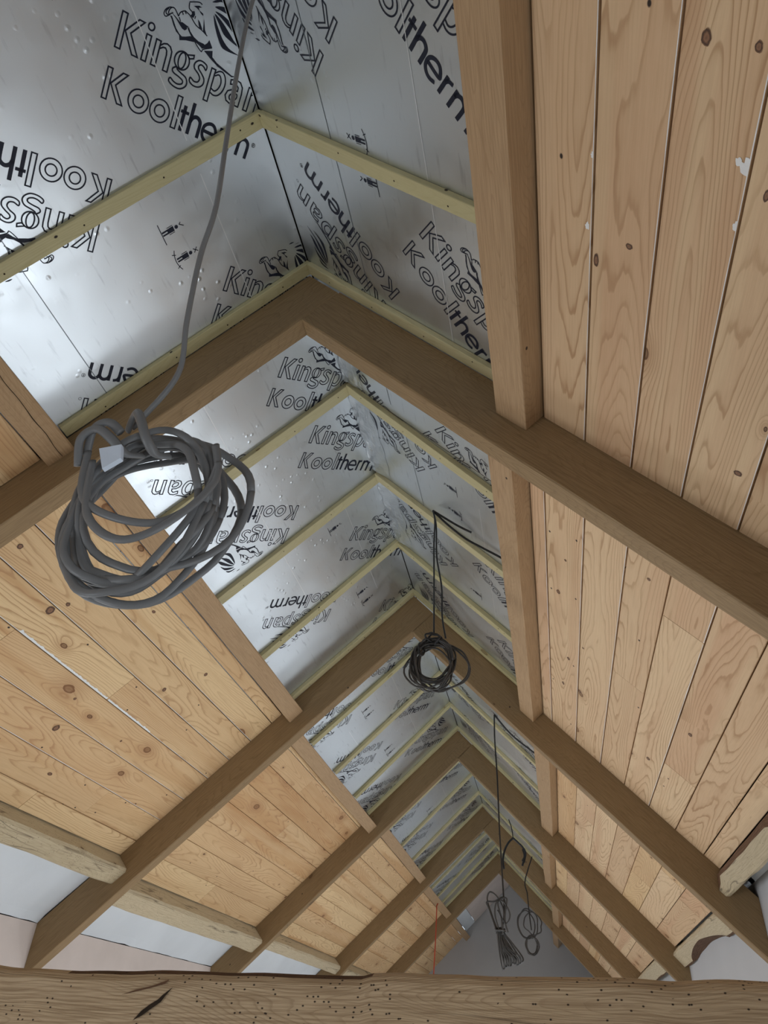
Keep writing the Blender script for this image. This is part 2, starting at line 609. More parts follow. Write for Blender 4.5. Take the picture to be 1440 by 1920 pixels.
for i, y in enumerate(TY):
    o = down_slope('principal_rafter', 'L', y, y + TW, 0.022, wall_end('L'), 0.019, 0.192, M['oak'], c=0.004, wob=0.003, step=0.2)
    tag(o, NTH[i] + ' oak principal rafter on the left slope, counted from the camera', 'rafter', 'oak principal rafters')
    o = down_slope('principal_rafter', 'R', y, y + TW, 0.193, wall_end('R'), 0.019, 0.192, M['oak'], c=0.004, wob=0.003, step=0.2)
    tag(o, NTH[i] + ' oak principal rafter on the right slope, counted from the camera', 'rafter', 'oak principal rafters')

# ------------------------------------------------------------------ battens on the foil
BAY = ['first bay', 'second bay', 'third bay', 'fourth bay', 'fifth bay', 'sixth bay']
PUR = {('L', 0): (1.036, 1.134, 0.090), ('R', 0): (1.017, 1.128, 0.106), ('L', 1): (0.966, 1.061, 0.111), ('R', 1): (0.965, 1.059, 0.111),
       ('L', 2): (1.047, 1.137, 0.130), ('R', 2): (1.030, 1.143, 0.098), ('L', 3): (0.990, 1.080, 0.122), ('R', 3): (1.006, 1.100, 0.105),
       ('L', 4): (1.020, 1.110, 0.122), ('R', 4): (1.077, 1.178, 0.105), ('L', 5): (1.010, 1.10, 0.115), ('R', 5): (1.05, 1.15, 0.105)}
# (near edge left at apex, at foot, near edge right at apex, at foot, width)
BAT = {0: [(0.923, 0.927, 0.922, 0.946, 0.046), (1.4515, 1.4515, 1.4515, 1.4515, 0.0435)],
       1: [(2.050, 2.040, 2.040, 2.088, 0.055), (2.655, 2.640, 2.630, 2.620, 0.055), (3.228, 3.236, 3.235, 3.232, 0.050), (3.774, 3.776, 3.772, 3.774, 0.043)],
       2: [(4.410, 4.402, 4.400, 4.400, 0.050), (4.972, 5.005, 4.975, 4.990, 0.050), (5.575, 5.630, 5.580, 5.590, 0.050), (6.112, 6.114, 6.112, 6.112, 0.044)],
       3: [(6.780, 6.780, 6.780, 6.780, 0.05), (7.400, 7.460, 7.410, 7.420, 0.05), (8.070, 8.120, 8.070, 8.060, 0.05), (8.562, 8.562, 8.562, 8.562, 0.045)],
       4: [(9.640, 9.640, 9.640, 9.640, 0.05), (10.130, 10.190, 10.140, 10.15, 0.05), (10.56, 10.64, 10.58, 10.60, 0.05), (10.992, 10.992, 10.992, 10.992, 0.047)]}
NB = ['first', 'second', 'third', 'fourth']


def batten(side, ya, yb, w, s0, s1, d1):
    sh = random.random() * 30

    def prof(t, i):
        y = ya + (yb - ya) * t
        return [(a + jit(t * 3 + sh, 1, 0.0015), d) for a, d in chamfer_rect(y, y + w, 0.0008, d1, 0.0015)]
    V, F, U, MI = sweep(prof, frange(0, 1, 0.15), lambda a, t, d: P(side, s0 + (s1 - s0) * t, a, d))
    U = [tuple((u, v * (s1 - s0)) for u, v in f) for f in U]
    return link('batten', V, F, M['batten'], U)


BATTENS = []
for b, rows in BAT.items():
    for j, (la, lb, ra, rb, w) in enumerate(rows):
        th = 0.0185 if b == 0 else 0.021
        where = '%s treated batten of the %s, %s slope' if j < len(rows) - 1 else '%s treated batten of the %s, against the rafter, %s slope'
        o = batten('L', la, lb, w, 0.003, PUR['L', b][0] - 0.005, th)
        BATTENS.append((o, 'L', b, la, lb, w, 0.003, PUR['L', b][0] - 0.005, th))
        tag(o, 'pale green ' + where % (NB[j], BAY[b], 'left'), 'batten', 'treated battens across the foil boards')
        o = batten('R', ra, rb, w, th + 0.001, PUR['R', b][0] - 0.005, th)
        BATTENS.append((o, 'R', b, ra, rb, w, th + 0.001, PUR['R', b][0] - 0.005, th))
        tag(o, 'pale green ' + where % (NB[j], BAY[b], 'right'), 'batten', 'treated battens across the foil boards')

# ------------------------------------------------------------------ insulation boards with their print
def ribbon(pts, w, closed):
    """flat stroke of width w along a polyline with mitred corners: (verts, faces)"""
    n = len(pts)
    V, F = [], []
    for i in range(n):
        p = pts[i]
        a = pts[(i - 1) % n] if (closed or i > 0) else None
        b = pts[(i + 1) % n] if (closed or i < n - 1) else None

        def nrm(u, v):
            dx, dy = v[0] - u[0], v[1] - u[1]
            q = math.hypot(dx, dy) or 1e-9
            return (-dy / q, dx / q)
        if a is None:
            nx, ny = nrm(p, b); k = 1.0
        elif b is None:
            nx, ny = nrm(a, p); k = 1.0
        else:
            n1, n2 = nrm(a, p), nrm(p, b)
            nx, ny = n1[0] + n2[0], n1[1] + n2[1]
            q = math.hypot(nx, ny)
            if q < 1e-3:
                nx, ny, k = n1[0], n1[1], 1.0
            else:
                nx, ny = nx / q, ny / q
                k = min(2.2, 1.0 / max(0.25, nx * n1[0] + ny * n1[1]))
        V.append((p[0] + nx * w / 2 * k, p[1] + ny * w / 2 * k))
        V.append((p[0] - nx * w / 2 * k, p[1] - ny * w / 2 * k))
    for i in range(n if closed else n - 1):
        a, b = 2 * i, 2 * ((i + 1) % n)
        F.append((a, a + 1, b + 1, b))
    return V, F


def ell(cx, cy, rx, ry, n=28):
    return [(cx + rx * math.cos(2 * math.pi * i / n), cy + ry * math.sin(2 * math.pi * i / n)) for i in range(n)]


def smooth2(pts, closed, n=5):
    out = []
    N = len(pts)
    rng = range(N if closed else N - 1)
    for i in rng:
        g = lambda k: pts[k % N] if closed else pts[min(max(k, 0), N - 1)]
        p0, p1, p2, p3 = g(i - 1), g(i), g(i + 1), g(i + 2)
        for k in range(n):
            t = k / n
            out.append(tuple(0.5 * (2 * p1[c] + (p2[c] - p0[c]) * t + (2 * p0[c] - 5 * p1[c] + 4 * p2[c] - p3[c]) * t * t + (3 * p1[c] - p0[c] - 3 * p2[c] + p3[c]) * t ** 3) for c in (0, 1)))
    if not closed:
        out.append(pts[-1])
    return out


class Flat:
    def __init__(self):
        self.V, self.F = [], []

    def add(self, vf):
        b = len(self.V)
        self.V += list(vf[0])
        self.F += [tuple(b + i for i in f) for f in vf[1]]

    def line(self, pts, w=4.0, closed=True, sm=False):
        if sm:
            pts = smooth2(pts, closed)
        self.add(ribbon(pts, w, closed))

    def poly(self, pts, sm=False):
        if sm:
            pts = smooth2(pts, True, 3)
        self.add((pts, [tuple(range(len(pts)))]))


def rect(x0, y0, x1, y1):
    return [(x0, y0), (x1, y0), (x1, y1), (x0, y1)]


def k_letter(f, x, sc):
    q = lambda pts: [(x + a * sc, b * sc) for a, b in pts]
    f.line(q(rect(0, 0, 14, 83)))
    f.line(q([(17, 45), (46, 83), (61, 83), (32, 45), (63, 0), (47, 0)]))


def n_letter(f, x):
    q = lambda pts: [(x + a, b) for a, b in pts]
    f.line(q(rect(0, 0, 13, 62)))
    f.line(q([(13, 44), (13, 52), (22, 60), (31, 63), (41, 60), (48, 51), (49, 40), (49, 0), (36, 0), (36, 38), (34, 47), (29, 52), (22, 51)]))


def word_upper():
    f = Flat()
    k_letter(f, 0, 1.0)
    f.line(rect(73, 0, 86, 62)); f.line(ell(80, 82, 8.5, 8.5, 18))
    n_letter(f, 101)
    f.line(ell(183, 43, 22, 22)); f.line(ell(183, 43, 10.5, 20))
    f.line([(193, 62), (213, 69), (214, 61), (203, 56)])
    f.line([(172, 23), (163, 15), (168, 7), (186, 3), (199, -2), (199, -10), (187, -15), (174, -13), (163, -8), (161, -17), (176, -24), (196, -24), (210, -14), (213, -2), (205, 9), (189, 14), (177, 18)], sm=True)
    f.line([(257, 60), (243, 65), (230, 63), (221, 53), (223, 41), (238, 32), (246, 23), (243, 13), (232, 10), (219, 15), (219, 5), (233, -1), (250, 2), (260, 13), (259, 26), (248, 36), (236, 44), (234, 51), (240, 56), (249, 54), (257, 49)], sm=True)
    f.line(rect(273, -22, 286, 62))
    f.line([(287, 54), (298, 63), (310, 64), (321, 54), (326, 36), (322, 17), (312, 4), (299, 0), (288, 3)], closed=False, sm=True)
    f.line([(287, 14), (299, 11), (308, 20), (312, 35), (308, 48), (299, 54), (288, 47)], closed=False, sm=True)
    f.line([(340, 58), (356, 64), (372, 62), (382, 52), (385, 36), (385, 0), (372, 0), (371, 7), (357, -1), (342, 3), (335, 15), (339, 28), (352, 36), (370, 38), (369, 47), (361, 53), (342, 47)], closed=True)
    f.line([(371, 29), (357, 27), (349, 19), (351, 11), (359, 9), (371, 17)], sm=True)
    n_letter(f, 403)
    f.line(ell(466, 3, 4.5, 4.5, 12), 1.2)
    return f


def word_lower():
    f = Flat()
    k_letter(f, 0, 0.905)
    for cx in (98, 162):
        f.line(ell(cx, 27, 29, 29)); f.line(ell(cx, 27, 15, 15))
    f.line(rect(203, 0, 217, 84))
    w = 10.5
    f.line([(233, 0), (233, 68)], w, False); f.line([(222, 51), (248, 51)], 8.5, False)
    f.line([(257, 0), (257, 84)], w, False)
    f.line([(257, 34), (262, 46), (273, 51.5), (284, 47), (289, 36), (289, 0)], w, False, True)
    f.line([(303, 27), (343, 27), (342, 38), (334, 48), (323, 51), (311, 47), (303, 38), (301, 26), (304, 13), (314, 3.5), (327, 1.5), (341, 7)], w * 0.9, False, True)
    f.line([(360, 0), (360, 54)], w, False)
    f.line([(360, 36), (366, 47), (379, 51)], w * 0.9, False, True)
    f.line([(394, 0), (394, 54)], w, False)
    f.line([(394, 36), (399, 46), (410, 51), (421, 47), (427, 36), (427, 0)], w, False, True)
    f.line([(427, 36), (432, 46), (443, 51), (454, 47), (460, 36), (460, 0)], w, False, True)
    f.line(ell(478, 46, 6, 6, 16), 1.3); f.line([(476, 42), (476, 50), (480, 49), (480, 46.5), (476, 46), (480, 42)], 1.1, False)
    return f


LF = [[(119, 127), (127, 120), (134, 111), (146, 100), (157, 95), (161, 85), (178, 92), (190, 95), (202, 98), (204, 103), (197, 106), (188, 107), (175, 100), (165, 96), (156, 99), (144, 107), (134, 118), (125, 128)], [(122, 135), (136, 131), (149, 125), (157, 127), (172, 125), (173, 117), (168, 112), (160, 113), (148, 120), (138, 127), (127, 132)], [(175, 127), (184, 117), (198, 109), (214, 105), (229, 106), (234, 105), (240, 112), (243, 121), (257, 108), (229, 93), (218, 97), (203, 100), (192, 106), (180, 115)], [(236, 91), (261, 101), (265, 87), (283, 79), (338, 68), (352, 71), (339, 64), (310, 68), (286, 72), (257, 82)], [(175, 175), (189, 182), (199, 182), (190, 177), (195, 171), (185, 174)], [(173, 161), (181, 165), (185, 158), (182, 148), (173, 151), (176, 156)], [(196, 152), (204, 148), (216, 135), (206, 134)], [(212, 161), (223, 138), (233, 127), (218, 134)], [(192, 173), (206, 170), (208, 165), (199, 168)]]
LS = [[(119, 127), (114, 131), (115, 140), (120, 146), (126, 147), (133, 143), (142, 135)], [(116, 126), (109, 120), (103, 123), (103, 131), (107, 138), (114, 144), (120, 146)], [(115, 126), (108, 127), (107, 133), (112, 141)], [(142, 135), (144, 144), (148, 149), (156, 154), (162, 153), (173, 150), (195, 137), (215, 133), (234, 127)], [(148, 149), (152, 146), (153, 143)], [(156, 153), (161, 149)], [(144, 134), (148, 130), (151, 126)], [(172, 125), (182, 115), (203, 100), (228, 86), (233, 93), (257, 107)], [(161, 178), (186, 189), (197, 188)], [(162, 177), (165, 165), (174, 161)], [(187, 149), (187, 156)], [(115, 125), (121, 132), (126, 136)]]
LM = [[(342, 123), (317, 119), (295, 118), (281, 122), (263, 139), (245, 162), (236, 181), (254, 163), (279, 140), (304, 127), (327, 124)], [(368, 140), (331, 141), (302, 145), (279, 151), (257, 168), (237, 185), (264, 177), (295, 161), (321, 147), (350, 144)], [(344, 161), (320, 161), (291, 172), (264, 182), (237, 190), (259, 192), (287, 187), (311, 180), (327, 169)], [(310, 190), (287, 198), (261, 199), (233, 199), (252, 209), (273, 212), (288, 207)], [(271, 217), (249, 218), (234, 210), (222, 206), (235, 218), (250, 226), (262, 224)], [(236, 228), (222, 218), (216, 210), (225, 222)], [(213, 223), (205, 215), (196, 210), (202, 218)]]


def emblem():
    f = Flat()
    for p in LF:
        f.poly(p)
    for p in LM:
        f.poly(p, True)
    for p in LS:
        f.line(p, 2.8, False, True)
    return f


def pictogram(cross):
    f = Flat()
    if cross:
        f.line([(-34, 6), (-20, 0), (0, -3), (20, 0), (34, 6)], 2.6, False, True)
        f.line([(-24, -7), (-18, 5)], 2.4, False); f.line([(24, -7), (18, 5)], 2.4, False)
    else:
        f.line([(-34, 0), (34, 0)], 2.6, False)
    f.poly(rect(-7, 2, -2, 22)); f.poly(rect(2, 2, 7, 22)); f.poly([(-7, 20), (7, 20), (8, 43), (-8, 43)])
    f.poly(rect(-12, 22, -10, 42)); f.poly(rect(10, 22, 12, 42))
    f.poly(ell(0, 52, 6, 6, 14))
    if cross:
        f.line([(-7, 64), (7, 78)], 2.6, False); f.line([(-7, 78), (7, 64)], 2.6, False)
    else:
        f.line([(-7, 70), (-2, 64), (8, 76)], 2.6, False)
    return f


WU, WL, EM, PT, PX = word_upper(), word_lower(), emblem(), pictogram(False), pictogram(True)
R2 = 2 ** -0.5


def print_on(name, flat, board, side, s, Y, e1, e2, sm, Ya, Yb, smin, smax, ox=0.0, oy=0.0):
    """lay a flat print on the foil, cut off at the edges of its board"""
    bm = bmesh.new()
    vs = []
    for x, y in flat.V:
        x, y = (x + ox) / 1000.0, (y + oy) / 1000.0
        vs.append(bm.verts.new((s + x * e1[0] + y * e2[0], Y + x * e1[1] + y * e2[1], 0)))
    for fc in flat.F:
        try:
            bm.faces.new([vs[i] for i in fc])
        except ValueError:
            pass
    for co, no in (((smin, 0, 0), (-1, 0, 0)), ((smax, 0, 0), (1, 0, 0)), ((0, Ya, 0), (0, -1, 0)), ((0, Yb, 0), (0, 1, 0))):
        geom = bm.verts[:] + bm.edges[:] + bm.faces[:]
        bmesh.ops.bisect_plane(bm, geom=geom, plane_co=co, plane_no=no, clear_outer=True)
    if len(bm.faces) < 3:
        bm.free()
        return
    bm.verts.index_update()
    V = [P(side, v.co.x, v.co.y, 0.0006) for v in bm.verts]
    F = [tuple(v.index for v in f.verts) for f in bm.faces]
    bm.free()
    o = link(name, V, F, M['ink'], parent=board)
    return o


def foil_board(side, Ya, Yb, smax, label, ups=(), invs=(), picts=(), seams=(), smin=0.0035):
    ys = frange(Ya, Yb, 0.3)
    ss = frange(smin, smax, 0.2)
    V, F, MI = [], [], []
    for Y in ys:
        for s in ss:
            V.append(P(side, s, Y, 0.0))
    w = len(ss)
    for i in range(len(ys) - 1):
        for j in range(w - 1):
            a = i * w + j
            q = (a, a + 1, a + w + 1, a + w)
            F.append(q if side == 'L' else tuple(reversed(q)))
            MI.append(0)
    n0 = len(V)
    for d in (0.0, -0.1):
        for Y in (Ya, Yb):
            for s in (smin, smax):
                V.append(P(side, s, Y, d))
    a = n0
    for f in ((0, 1, 5, 4), (2, 3, 7, 6), (0, 2, 6, 4), (1, 3, 7, 5), (4, 5, 7, 6)):
        F.append(tuple(a + i for i in f))
        MI.append(1)
    o = link('insulation_board', V, F, [M['foil'], M['foam']], None, MI)
    tag(o, label, 'insulation board', 'printed foil faced insulation boards under the ridge')
    sg = 1 if side == 'R' else -1
    for lst, inv in ((ups, 1), (invs, -1)):
        for (s, Y) in lst:
            e1 = (R2 * sg * inv, R2 * inv)
            e2 = (R2 * sg * inv, -R2 * inv) if side == 'R' else (-R2 * inv, -R2 * inv)
            if side == 'R':
                e2 = (R2 * inv, -R2 * inv)
            args = (o, side, s, Y, e1, e2, sg, Ya + 0.002, Yb - 0.002, smin + 0.002, smax - 0.002)
            print_on('printed_name', WU, *args)
            print_on('printed_product_name', WL, *args, ox=-3.5, oy=-124)
            print_on('printed_lion_emblem', EM, *args)
    for (s, Y, cross) in picts:
        print_on('printed_pictogram', PX if cross else PT, o, side, s, Y, (0, 1), (-1, 0), sg, Ya + 0.002, Yb - 0.002, smin, smax)
    for (s, y0, y1, dark) in seams:
        y0, y1 = max(y0, Ya + 0.01), min(y1, Yb - 0.01)
        if y1 <= y0:
            continue
        Vs, Fs = [], []
        for Y in frange(y0, y1, 0.1):
            wv = 0.0012 + abs(jit(Y * 20, s * 9, 0.0008))
            Vs += [P(side, s - wv, Y, 0.0007), P(side, s + wv, Y, 0.0007)]
        for i in range(len(Vs) // 2 - 1):
            Fs.append((2 * i, 2 * i + 1, 2 * i + 3, 2 * i + 2))
        link('foil_crease_line', Vs, Fs, M['darkseam'] if dark else M['seam'], parent=o)
    return o


def rep(s, Y, n0, n1, step=0.752, ds=0.0):
    return [(s + ds * k, Y + step * k) for k in range(n0, n1)]


FB = 'silver foil insulation board with navy print, '
foil_board('L', -1.2, 1.535, 1.2, FB + 'left slope nearest the camera', rep(0.338, 0.617, -1, 2), rep(0.595, 0.977, -1, 2, 0.765),
           [(0.445, 1.10, False), (0.438, 1.195, True), (0.445, 0.35, False), (0.438, 0.445, True)], [(0.254, -1, 0.9, 0), (0.254, 1.0, 1.5, 0), (0.848, 0.6, 1.5, 1)])
foil_board('R', -1.2, 1.535, 1.2, FB + 'right slope nearest the camera', [(0.662, 0.375), (0.674, 1.113)], [(0.416, 0.707), (0.433, 1.45), (0.40, -0.03)],
           [(0.516, 0.90, True), (0.527, 1.015, False)], [(0.355, 0.3, 1.5, 1), (0.746, 0.4, 1.5, 0)])
foil_board('L', 1.545, 2.062, 1.2, FB + 'left slope just beyond the nearest truss', [(0.278, 1.812)], [(0.562, 2.195), (0.56, 1.44)],
           [], [(0.589, 1.6, 2.0, 0)])
foil_board('R', 1.545, 2.05, 1.2, FB + 'right slope just beyond the nearest truss', [(0.56, 1.97)], [(0.30, 2.25), (0.30, 1.50)], [], [(0.30, 1.6, 2.0, 1)])
foil_board('L', 2.066, 3.86, 1.2, FB + 'left slope between the first two trusses', rep(0.265, 2.207, 0, 3, 0.754), rep(0.516, 2.584, 0, 2, 0.769),
           [(0.345, 2.80, False), (0.345, 3.42, False), (0.338, 3.525, True)], [(0.602, 2.1, 3.1, 0), (0.22, 2.7, 3.5, 0)])
foil_board('R', 2.054, 3.86, 1.2, FB + 'right slope between the first two trusses', rep(0.73, 1.99, 0, 3, 0.74), rep(0.432, 2.30, 0, 3, 0.752),
           [(0.62, 2.30, False), (0.62, 2.47, True), (0.66, 3.10, False)], [(0.746, 2.3, 3.4, 0), (0.353, 2.1, 3.0, 1)])
foil_board('L', 3.864, 6.205, 1.2, FB + 'left slope between second and third trusses', rep(0.45, 4.16, 0, 3, 0.77), rep(0.722, 4.53, 0, 3, 0.79),
           [(0.655, 4.62, False), (0.655, 4.71, True), (0.655, 5.40, False), (0.655, 5.50, True)], [(0.36, 4.5, 5.9, 0), (0.80, 4.7, 5.0, 0)])
foil_board('R', 3.864, 6.205, 1.2, FB + 'right slope between second and third trusses', rep(0.70, 4.1, 0, 3), rep(0.43, 4.45, 0, 3), [(0.6, 4.8, False)], [(0.74, 4.2, 5.9, 0)])
foil_board('L', 6.21, 8.65, 1.2, FB + 'left slope between third and fourth trusses', rep(0.42, 6.7, 0, 3, 0.77), rep(0.69, 7.03, 0, 3, 0.77), [(0.60, 7.3, False), (0.6, 7.4, True)], [(0.36, 7.0, 8.0, 0)])
foil_board('R', 6.21, 8.65, 1.2, FB + 'right slope between third and fourth trusses', rep(0.70, 6.5, 0, 3), rep(0.43, 6.85, 0, 3))
foil_board('L', 8.655, 11.09, 1.2, FB + 'left slope between fourth and farthest trusses', rep(0.42, 9.2, 0, 3, 0.77), rep(0.69, 9.5, 0, 2, 0.77), [(0.60, 9.9, False)])
foil_board('R', 8.655, 11.09, 1.2, FB + 'right slope between fourth and farthest trusses', rep(0.70, 9.0, 0, 3), rep(0.43, 9.4, 0, 2))
foil_board('R', 11.095, GABLE - 0.01, 1.2, FB + 'right slope beside the far gable wall', rep(0.70, 11.5, 0, 2), rep(0.43, 11.8, 0, 2))

# bare plasterboard lining on the left slope beside the gable wall
o = along_ridge('plasterboard_sheet', 'L', 0.01, 0.80, TY[4] + TW + 0.01, GABLE - 0.012, 0.0, 0.0125, M['plaster_pink'], c=0.001)
tag(o, 'pale pink plasterboard sheet on left slope beside far gable wall', 'plasterboard')
o = along_ridge('plasterboard_sheet', 'L', 0.805, 1.0, TY[4] + TW + 0.01, GABLE - 0.012, 0.0, 0.0125, M['plaster_white'], c=0.001)
tag(o, 'narrow white lining strip between pink plasterboard and farthest left purlin', 'plasterboard')


def crumpled_tape(Y0, Y1, s1, side, label):
    V, F = [], []
    ys = frange(Y0, Y1, 0.012)
    na = 16
    for Y in ys:
        for j in range(na + 1):
            t = j / na
            s = 0.001 + (s1 + jit(Y * 9, 4, 0.03)) * t
            lift = 0.004 + 0.010 * max(0, 1 - t * 1.3) + jit(Y * 16, t * 7, 0.007) * (1 - t * 0.7) + jit(Y * 45, t * 18 + 9, 0.003) * (1 - t * 0.6)
            V.append(P(side, s, Y, max(0.0009, lift * (1 - t ** 3))))
    w = na + 1
    for i in range(len(ys) - 1):
        for j in range(na):
            a = i * w + j
            F.append((a, a + 1, a + w + 1, a + w))
    o = link('foil_tape', V, F, M['tape'], smooth=True)
    return tag(o, label, 'foil tape', 'crumpled foil tape along the ridge')


TP = 'crumpled foil tape at the ridge, '
crumpled_tape(1.58, 2.035, 0.11, 'R', TP + 'between nearest truss and first batten beyond')
crumpled_tape(2.105, 2.622, 0.13, 'R', TP + 'between first and second battens of the second bay')
crumpled_tape(2.69, 3.225, 0.13, 'R', TP + 'between second and third battens of the second bay')

# ------------------------------------------------------------------ upper purlins
EDGE = [BACK] + TY + [GABLE]
SIDE = {'L': 'left', 'R': 'right'}
PURLINS = {}
for (side, b), (s0, s1, d1) in PUR.items():
    y0 = EDGE[b] + (TW if b else 0) + 0.001
    y1 = EDGE[b + 1] - 0.001
    o = along_ridge('oak_purlin', side, s0, s1, y0, y1, 0.003, d1, M['oak_purlin'], c=0.003, wob=0.004 if b < 3 else 0.006, step=0.2)
    PURLINS[side, b] = o
    tag(o, 'square oak purlin above the pine boards, %s of the %s slope' % (BAY[b], SIDE[side]), 'purlin', 'oak purlins above the boarding')

# ------------------------------------------------------------------ lower purlins, old and waney
LOW = {('L', 0): (2.10, 2.205, 0.165), ('L', 1): (2.167, 2.270, 0.135), ('L', 2): (2.243, 2.360, 0.162), ('L', 3): (2.219, 2.312, 0.150), ('L', 4): (2.22, 2.32, 0.15),
       ('R', 0): (2.112, 2.20, 0.115), ('R', 1): (2.108, 2.200, 0.112), ('R', 2): (2.205, 2.320, 0.088), ('R', 3): (2.16, 2.27, 0.11), ('R', 4): (2.16, 2.26, 0.11)}


def old_purlin(side, b, s0, s1, d1):
    y0 = EDGE[b] + (TW if b else 0) + 0.001
    y1 = EDGE[b + 1] - 0.001
    seed = b * 7.7 + (3.1 if side == 'R' else 0)
    st = frange(y0, y1, 0.05)

    def prof(l, i):
        big = jit(l * 1.6, seed, 1.0)
        e = lambda j, a=0.006: jit(l * 4, seed + j * 4.4, a)
        cu = 0.012 + max(0, 0.012 * big)
        cd = 0.010 + max(0, 0.015 * jit(l * 2, seed + 40, 1.0))
        if side == 'R' and b == 1:      # bark pocket on the up-slope corner, swelling and thinning out
            cu = 0.015 + 0.045 * max(0, math.sin((l - 1.9) * 3.6)) ** 0.6
        if side == 'R' and b == 2:
            cd = 0.012 + 0.062 * max(0, math.sin((l - 4.55) * 2.6)) ** 0.6
        return [(s0 + e(0), 0.018), (s0 + e(1), d1 - cu + e(2)), (s0 + cu * 0.9 + e(3), d1 + e(4)), (s1 - cd + e(5), d1 + e(6)), (s1 + e(7), d1 - cd * 0.9 + e(8)), (s1 + e(9), 0.018)]
    V, F, U, MI = sweep(prof, st, lambda a, l, d: P(side, a, l, d))
    bark = {0, 1} if side == 'L' else ({0, 1} if b in (0, 1) else {3})
    fm = [1 if (m in bark and side == 'R') else 0 for m in MI]
    if side == 'L':
        fm = [0] * len(MI)
    o = link('old_purlin', V, F, [M['old'], M['bark']], U, fm)
    tag(o, 'old rough hewn lower purlin in the %s of the %s slope' % (BAY[b], SIDE[side]), 'purlin', 'old rough lower purlins')


for (side, b), (s0, s1, d1) in LOW.items():
    old_purlin(side, b, s0, s1, d1)

# ------------------------------------------------------------------ pine boards between the purlins
ROWS = {('R', 0): [1.131, 1.274, 1.420, 1.566, 1.715, 1.862, 2.010, 2.098],
        ('R', 1): [1.062, 1.125, 1.282, 1.438, 1.582, 1.726, 1.872, 2.022, 2.105],
        ('R', 2): [1.146, 1.300, 1.445, 1.595, 1.748, 1.892, 2.043, 2.195],
        ('R', 3): [1.103, 1.240, 1.385, 1.53, 1.68, 1.83, 1.98, 2.155],
        ('R', 4): [1.181, 1.30, 1.45, 1.60, 1.75, 1.90, 2.155],
        ('L', 0): [1.137, 1.285, 1.43, 1.58, 1.73, 1.88, 2.097],
        ('L', 1): [1.064, 1.140, 1.290, 1.441, 1.588, 1.751, 1.906, 2.060, 2.163],
        ('L', 2): [1.140, 1.166, 1.310, 1.468, 1.618, 1.771, 1.922, 2.085, 2.238],
        ('L', 3): [1.083, 1.18, 1.325, 1.475, 1.625, 1.775, 1.925, 2.08, 2.214],
        ('L', 4): [1.113, 1.24, 1.39, 1.54, 1.69, 1.84, 1.99, 2.215],
        ('L', 5): [1.103, 1.23, 1.38, 1.53, 1.68, 1.83, 1.98, 2.2, 2.5]}
JOINT = {('R', 1, 3): 2.688, ('R', 1, 4): 2.067, ('R', 1, 5): 3.15, ('R', 1, 7): 2.66, ('L', 1, 6): 3.27, ('L', 1, 3): 2.69, ('L', 1, 4): 2.03, ('L', 1, 7): 2.9}
ORD = ['first', 'second', 'third', 'fourth', 'fifth', 'sixth', 'seventh', 'eighth', 'ninth']
PAINT = {('R', 0): {0: 1, 1: 1, 2: 1, 3: 1}, ('R', 1): {0: 1, 1: 1, 2: 1, 4: 0}, ('L', 1): {2: 1, 3: 1, 4: 1, 5: 1, 1: 1}}


def paint_edge(o, side, s, Y0, Y1, blob):
    """remains of white paint along the edge of a board"""
    V, F = [], []
    sd = s * 31 + (9 if side == 'R' else 0)
    for Y in frange(Y0 + 0.004, Y1 - 0.004, 0.008):
        wv = 0.0017 + 0.0009 * jit(Y * 9, sd, 1.0)
        if blob and (2.05 < Y < 3.1 if side == 'L' else jit(Y * 1.3, sd + 5, 1.0) > 0.24):
            wv += 0.005 + 0.009 * abs(jit(Y * 45, sd + 11, 1.0))
        V += [P(side, s - max(0.0012, wv), Y, 0.0379), P(side, s, Y, 0.0379)]
    for i in range(len(V) // 2 - 1):
        F.append((2 * i, 2 * i + 1, 2 * i + 3, 2 * i + 2))
    link('white_paint_streak', V, F, M['white'], parent=o)


BOARDS = []
for (side, b), rows in ROWS.items():
    y0 = EDGE[b] + (TW if b else 0) + 0.0015
    y1 = EDGE[b + 1] - 0.0015
    for r in range(len(rows) - 1):
        gap = 0.0042 if b < 2 else 0.003
        s0, s1 = rows[r] + gap / 2, rows[r + 1] - gap / 2
        j = JOINT.get((side, b, r))
        if j is None and b >= 2 and random.random() < 0.7:
            j = y0 + (y1 - y0) * random.uniform(0.25, 0.8)
        if j is None and b == 0:
            pieces = [(y0, y1)]
        else:
            pieces = [(y0, j - 0.0008), (j + 0.0008, y1)] if j else [(y0, y1)]
        for pi, (ya, yb) in enumerate(pieces):
            mat = M['pine_warm'] if side == 'L' or (b >= 2 and random.random() < 0.3) else M['pine']
            o = along_ridge('pine_board', side, s0, s1, ya, yb, 0.0175, 0.037 + random.uniform(-0.0006, 0.0006), mat, c=0.0015, step=1.0)
            part = '' if len(pieces) == 1 else (', nearer piece' if pi == 0 else ', farther piece')
            tag(o, 'pine board, %s below the upper purlin, %s of the %s slope%s' % (ORD[r], BAY[b], SIDE[side], part), 'pine board', 'pine boards lining the roof slopes')
            BOARDS.append((o, side, b, s0, s1, ya, yb))
            pr = PAINT.get((side, b), {})
            if r in pr:
                paint_edge(o, side, s1, max(ya, 0.0) if b == 0 else ya, yb, side == 'L' and r == 3 or side == 'R' and b == 0 and r == 2)

